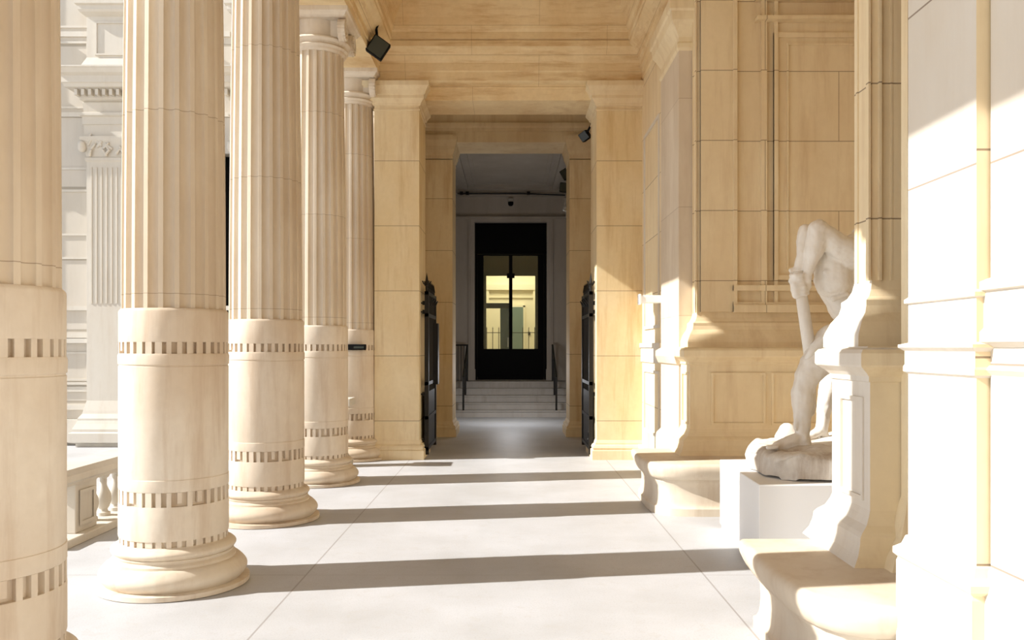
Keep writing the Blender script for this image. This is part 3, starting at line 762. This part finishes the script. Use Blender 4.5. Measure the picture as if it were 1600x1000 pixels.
# ------------------------------------------------------------------ fittings
def floodlight(label, loc, size, rot, stem):
    t = thing('floodlight', label, 'floodlight', loc, 'black floodlights near the ceiling')
    t.rotation_euler = rot
    stem = Matrix.LocRotScale(None, t.rotation_euler, None).to_3x3().inverted() @ Vector(stem)
    s = size/2; b = bmesh.new(); box(b, -s, s, -.10, .06, -s, s, .012)
    for k in range(5): box(b, -s*.8+k*s*.4-.008, -s*.8+k*s*.4+.008, .05, .10, -s*.8, s*.8)
    obj('housing', b, 'black', t)
    obj('lens', bxm(-s*.88, s*.88, -.108, -.098, -s*.88, s*.88), 'lens', t)
    b = bmesh.new(); tube(b, [(0, 0, 0), stem], .018); box(b, stem[0]-.035, stem[0]+.035, stem[1]-.035, stem[1]+.035, stem[2]-.03, stem[2]+.03); obj('bracket', b, 'black', t)
    return t
floodlight('black square floodlight under the left beam, near the ionic capital', (-1.74, 11.2, 5.53), .24, (.2, math.radians(33), .25), (-.03, .0, .30))
floodlight('dark floodlight high in the passage beside the right doorway pier', (1.24, 14.2, 5.12), .15, (.3, math.radians(-30), -.5), (.15, -1.08, .20))
floodlight('upper dark floodlight inside the grey hall at the right, above its twin', (1.19, 18.0, 5.27), .22, (.2, math.radians(-28), -.4), (.23, 0, .05))
floodlight('lower dark floodlight inside the grey hall at the right, above foil wrapping', (1.15, 18.0, 4.97), .20, (.1, math.radians(8), -.3), (.27, 0, .02))
b = bmesh.new(); bmesh.ops.create_icosphere(b, subdivisions=4, radius=1)
for v in b.verts:
    n_ = noise.noise(v.co*2.3)*.5+noise.noise(v.co*6)*.25
    v.co = Vector((v.co.x*.13, v.co.y*.13, v.co.z*.27))*(1+n_)
tag(obj('foil_wrapping', b, 'foil', smooth=20, origin=None), 'crumpled silvery wrapping hanging on the right wall of the grey hall', 'wrapping')
bpy.data.objects['foil_wrapping'].location = (1.27, 18.1, 4.62)
# conduit
b = bmesh.new(); tube(b, [(-1.35, 21.62, 5.50), (-.2, 21.62, 5.50), (.3, 21.62, 5.50), (1.38, 21.62, 5.46)], .018)
for x in (-1.25, -1.1, .45): box(b, x-.04, x+.04, 21.59, 21.66, 5.47, 5.55)
tag(obj('conduit', b, 'iron'), 'thin dark conduit running across the wall above the black door', 'conduit')
t = thing('dome_camera', 'small dark dome camera on the wall above the black door', 'camera', (0, 21.74, 5.28))
b = bmesh.new(); box(b, -.06, .06, -.02, .06, .0, .12, .01); obj('mount', b, 'white', t)
b = lathe([(.005, -.09), (.04, -.08), (.065, -.045), (.07, 0), (.07, .02)], 24); obj('dome', b, 'black', t, smooth=True)
for v in bpy.data.objects['dome'].data.vertices: v.co.y -= .06
t = thing('wall_light_box', 'white box light on an arm jutting from the wall right of the doorway pier', 'light', (1.92, 10.5, 2.19))
b = bmesh.new(); box(b, -.33, -.03, -.05, .05, -.045, .05, .012); box(b, -.35, -.32, -.06, .06, -.065, .065, .006); obj('housing', b, 'white', t)
b = bmesh.new(); tube(b, [(-.05, 0, 0), (0, 0, .02)], .03); obj('arm', b, 'white', t)
t = thing('barrier_post_head', 'small black box fixed to the farthest column at eye height', 'box', (-2.13, 11.96, 1.6))
b = bmesh.new(); box(b, -.19, .10, -.05, .04, -.035, .045, .008); obj('housing', b, 'black', t)
b = bmesh.new(); box(b, -.06, .08, -.056, -.048, -.012, .018); obj('slot', b, 'lens', t)

# ------------------------------------------------------------------ court side: balustrade, console, facade
def baluster_bm():
    return lathe([(.06, .07), (.06, .10), (.04, .11), (.035, .13)]+arc(.045, .14, .035, .33, .03, 8)+[(.03, .35), (.03, .41), (.045, .42), (.055, .44), (.055, .48)], 20)
t = thing('balustrade', 'low sunlit white stone balustrade outside, between the two nearest columns', 'balustrade', (-3.72, 7.0, 0))
b = bmesh.new(); extrude_prof(b, [(-.17, .48), (.17, .48), (.17, .50), (.20, .52), (.20, .57), (.15, .61), (-.15, .61), (-.20, .57), (-.20, .52), (-.17, .50)], 'Y', -.35, 5.2); obj('top_rail', b, 'facade_p', t)
b = bmesh.new(); box(b, -.22, .22, -.3, 5.2, 0, .07, .01); obj('plinth', b, 'facade_p', t)
for y in (0.0, 1.75, 3.5):
    b = bmesh.new(); box(b, -.15, .15, y, y+.36, .07, .48, .008); panel_x(b, y+.05, y+.31, .13, .42, .16, .03, .0); obj('pier_block', b, 'facade_p', t)
bal = None
for k in range(5):
    for j in range(2):
        y = .55+k*.24+j*1.75
        if bal is None: bal = obj('baluster', baluster_bm(), 'facade_p', t, smooth=True); bal.location = (0, y, 0)
        else:
            c_ = bal.copy(); C.objects.link(c_); c_.parent = t; c_.location = (0, y, 0)
t = thing('stone_console', 'small white scrolled stone ledge between the last two columns', 'console', (-2.30, 11.5, 0))
b = bmesh.new(); box(b, -.25, .17, -.2, .2, .82, .92, .01); obj('top', b, 'facade_p', t)
b = bmesh.new(); extrude_prof(b, [(-.2, 0), (.15, 0), (.16, .08), (.10, .14), (.03, .3), (.0, .5), (.04, .7), (.10, .82), (-.2, .82)], 'Y', -.12, .12); obj('body', b, 'facade_p', t)

FY = 14.0
t = thing('building_wing', 'pale stone facade outside with a tall pilaster, cornices and panelled courses', 'building', (-6.5, FY, 0))
def fx(x): return (x-798)/(F/FY)+6.5
def fz(y): return H+(543-y)/(F/FY)
b = bmesh.new(); box(b, -5.5, 1.74, 0, .4, 0, 9); box(b, 2.9, 4.55, 0, .4, 0, 9); box(b, 1.74, 2.9, 0, .4, fz(240), 9); obj('wall', b, 'facade', t)
obj('window_recess', bxm(1.74, 2.9, .25, .3, 0, fz(240)), 'black', t)
b = bmesh.new()
for y0, y1, d in ((58, 50, .03), (183, 176, .03), (485, 478, .05), (528, 520, .04), (536, 529, .10), (601, 597, .05), (612, 604, .03), (640, 632, .05), (690, 655, .12), (708, 700, .25), (718, 710, .30)):
    box(b, -5.5, fx(360), -d, .01, fz(y0), fz(y1))
for z0, z1 in ((fz(405), fz(365)), (fz(300), fz(262)), (fz(595), fz(550)), (fz(170), fz(65)), (fz(44), fz(-60))): panel_y(b, fx(60), fx(139), z0, z1, 0, .035, .02)
obj('string_courses', b, 'facade_p', t)
for k, (a0, a1) in enumerate(((143, 215), (-60, 10), (372, 440))):
    q = rect(fx(a0), fx(a1), -.16, .02)
    s = obj('pilaster', loft(q, [(0, fz(650)), (0, fz(256))]), 'facade_p', t)
    b = bmesh.new()
    for i in range(8):
        xx = fx(a0)+.06+i*(fx(a1)-fx(a0)-.10)/8
        box(b, xx, xx+.03, -.172, -.155, fz(475), fz(265))
    obj('fluting', b, 'facade_p', s)
    obj('pilaster_base', loft(q, [(.16, fz(672)), (.16, fz(668)), (.12, fz(660)), (.10, fz(655)), (.10, fz(652)), (.05, fz(645)), (.04, fz(640)), (.0, fz(625))]), 'facade_p', s)
    obj('pedestal', loft(q, [(.12, 0), (.12, fz(690)), (.2, fz(688)), (.2, fz(674)), (.16, fz(672))]), 'facade_p', s)
    b = loft(q, [(0, fz(256)), (.02, fz(254)), (.02, fz(250)), (0, fz(249)), (.02, fz(240)), (.06, fz(226)), (.08, fz(223)), (.08, fz(218)), (0, fz(217))])
    for i in range(22):      # leafy carving
        xx = random.uniform(fx(a0), fx(a1)); zz = random.uniform(fz(248), fz(222)); a = random.uniform(-1, 1)
        capsule(b, (xx, -.20, zz), (xx+.08*a, -.22, zz+.07), .025, .018, 8, 3)
    for sx in (fx(a0)-.05, fx(a1)+.05): capsule(b, (sx, -.2, fz(236)), (sx, -.22, fz(230)), .07, .06, 10, 4)
    obj('pilaster_capital', b, 'facade_p', s, smooth=40)
    b = loft(q, [(.03, fz(217)), (.03, fz(200)), (.05, fz(199)), (.05, fz(188)), (.09, fz(186)), (.09, fz(182)), (.03, fz(180)), (.05, fz(166)), (.03, fz(164)), (.08, fz(162)), (.10, fz(150)), (.24, fz(147)), (.26, fz(142)), (.28, fz(141)), (.28, fz(131)), (.34, fz(128)), (.38, fz(122)), (.40, fz(121)), (.40, fz(119)), (.0, fz(117))])
    for i in range(9):
        xx = fx(a0)-.08+i*(fx(a1)-fx(a0)+.14)/8
        box(b, xx-.025, xx+.025, -.36, -.2, fz(158), fz(149))
    obj('cornice', b, 'facade_p', s)
    b = loft(q, [(0.06, fz(118)), (0.06, fz(108)), (.0, fz(95)), (0, fz(32)), (.08, fz(27)), (.10, fz(24)), (.10, fz(18)), (.14, fz(16)), (.14, fz(9)), (.0, fz(7)), (0, 9.)])
    panel_y(b, fx(a0)+.14, fx(a1)-.08, fz(92), fz(40), -.16, .03, .02)
    obj('attic_block', b, 'facade_p', s)

# ------------------------------------------------------------------ camera, sun, sky, room lamp, hall fill light
cam = bpy.data.cameras.new('camera'); co = bpy.data.objects.new('camera', cam); C.objects.link(co)
cam.sensor_width = 36; cam.lens = 36*F/1600; co.location = (0, 0, H); co.rotation_euler = (PI/2, 0, 0)
cam.shift_x = 2/1600; cam.shift_y = 43/1600; cam.clip_end = 200
bpy.context.scene.camera = co
sd = bpy.data.lights.new('sun', 'SUN'); sd.energy = 8.6; sd.angle = math.radians(.55); sd.color = (1, .975, .94)
so = bpy.data.objects.new('sun', sd); C.objects.link(so); so.location = (-8, -2, 9)
dirv = Vector((2.76, .45, -2.80*.68)); so.rotation_euler = dirv.to_track_quat('-Z', 'Y').to_euler()
w = bpy.data.worlds.new('world'); bpy.context.scene.world = w; w.use_nodes = True
wt = w.node_tree; bg = wt.nodes['Background']; gw = N(wt)
tc = wt.nodes.new('ShaderNodeTexCoord'); sx_ = wt.nodes.new('ShaderNodeSeparateXYZ'); wt.links.new(tc.outputs['Generated'], sx_.inputs[0])
wt.links.new(gw.ramp(sx_.outputs['Z'], [(0.0, (1.0, .98, .95)), (.45, (.62, .74, .95))]), bg.inputs[0])
wt.links.new(gw.v('ADD', .55, gw.v('MULTIPLY', gw.v('POWER', gw.v('SUBTRACT', 1., gw.v('MINIMUM', 1., gw.v('ABSOLUTE', sx_.outputs['Z']))), 2.5), 1.9)), bg.inputs[1])
def area(name, loc, rot, sx, sy, e, col):
    a = bpy.data.lights.new(name, 'AREA'); a.shape = 'RECTANGLE'; a.size = sx; a.size_y = sy; a.energy = e; a.color = col
    o = bpy.data.objects.new(name, a); C.objects.link(o); o.location = loc; o.rotation_euler = rot; return o
area('room_lamp', (0, 25.8, 4.85), (0, 0, 0), 1.6, 1.6, 95, (1, .90, .66))
pd = bpy.data.lights.new('hall_fill', 'POINT'); pd.specular_factor = 0; pd.energy = 55; pd.color = (.93, .95, 1); pd.shadow_soft_size = .25  # added fill with no fixture, brightens the grey hall
po = bpy.data.objects.new('hall_fill', pd); C.objects.link(po); po.location = (0, 17.9, 1.15)
sc = bpy.context.scene
sc.view_settings.view_transform = 'Standard'; sc.view_settings.look = 'None'; sc.view_settings.exposure = 0.0
sc.cycles.max_bounces = 10; sc.cycles.diffuse_bounces = 6
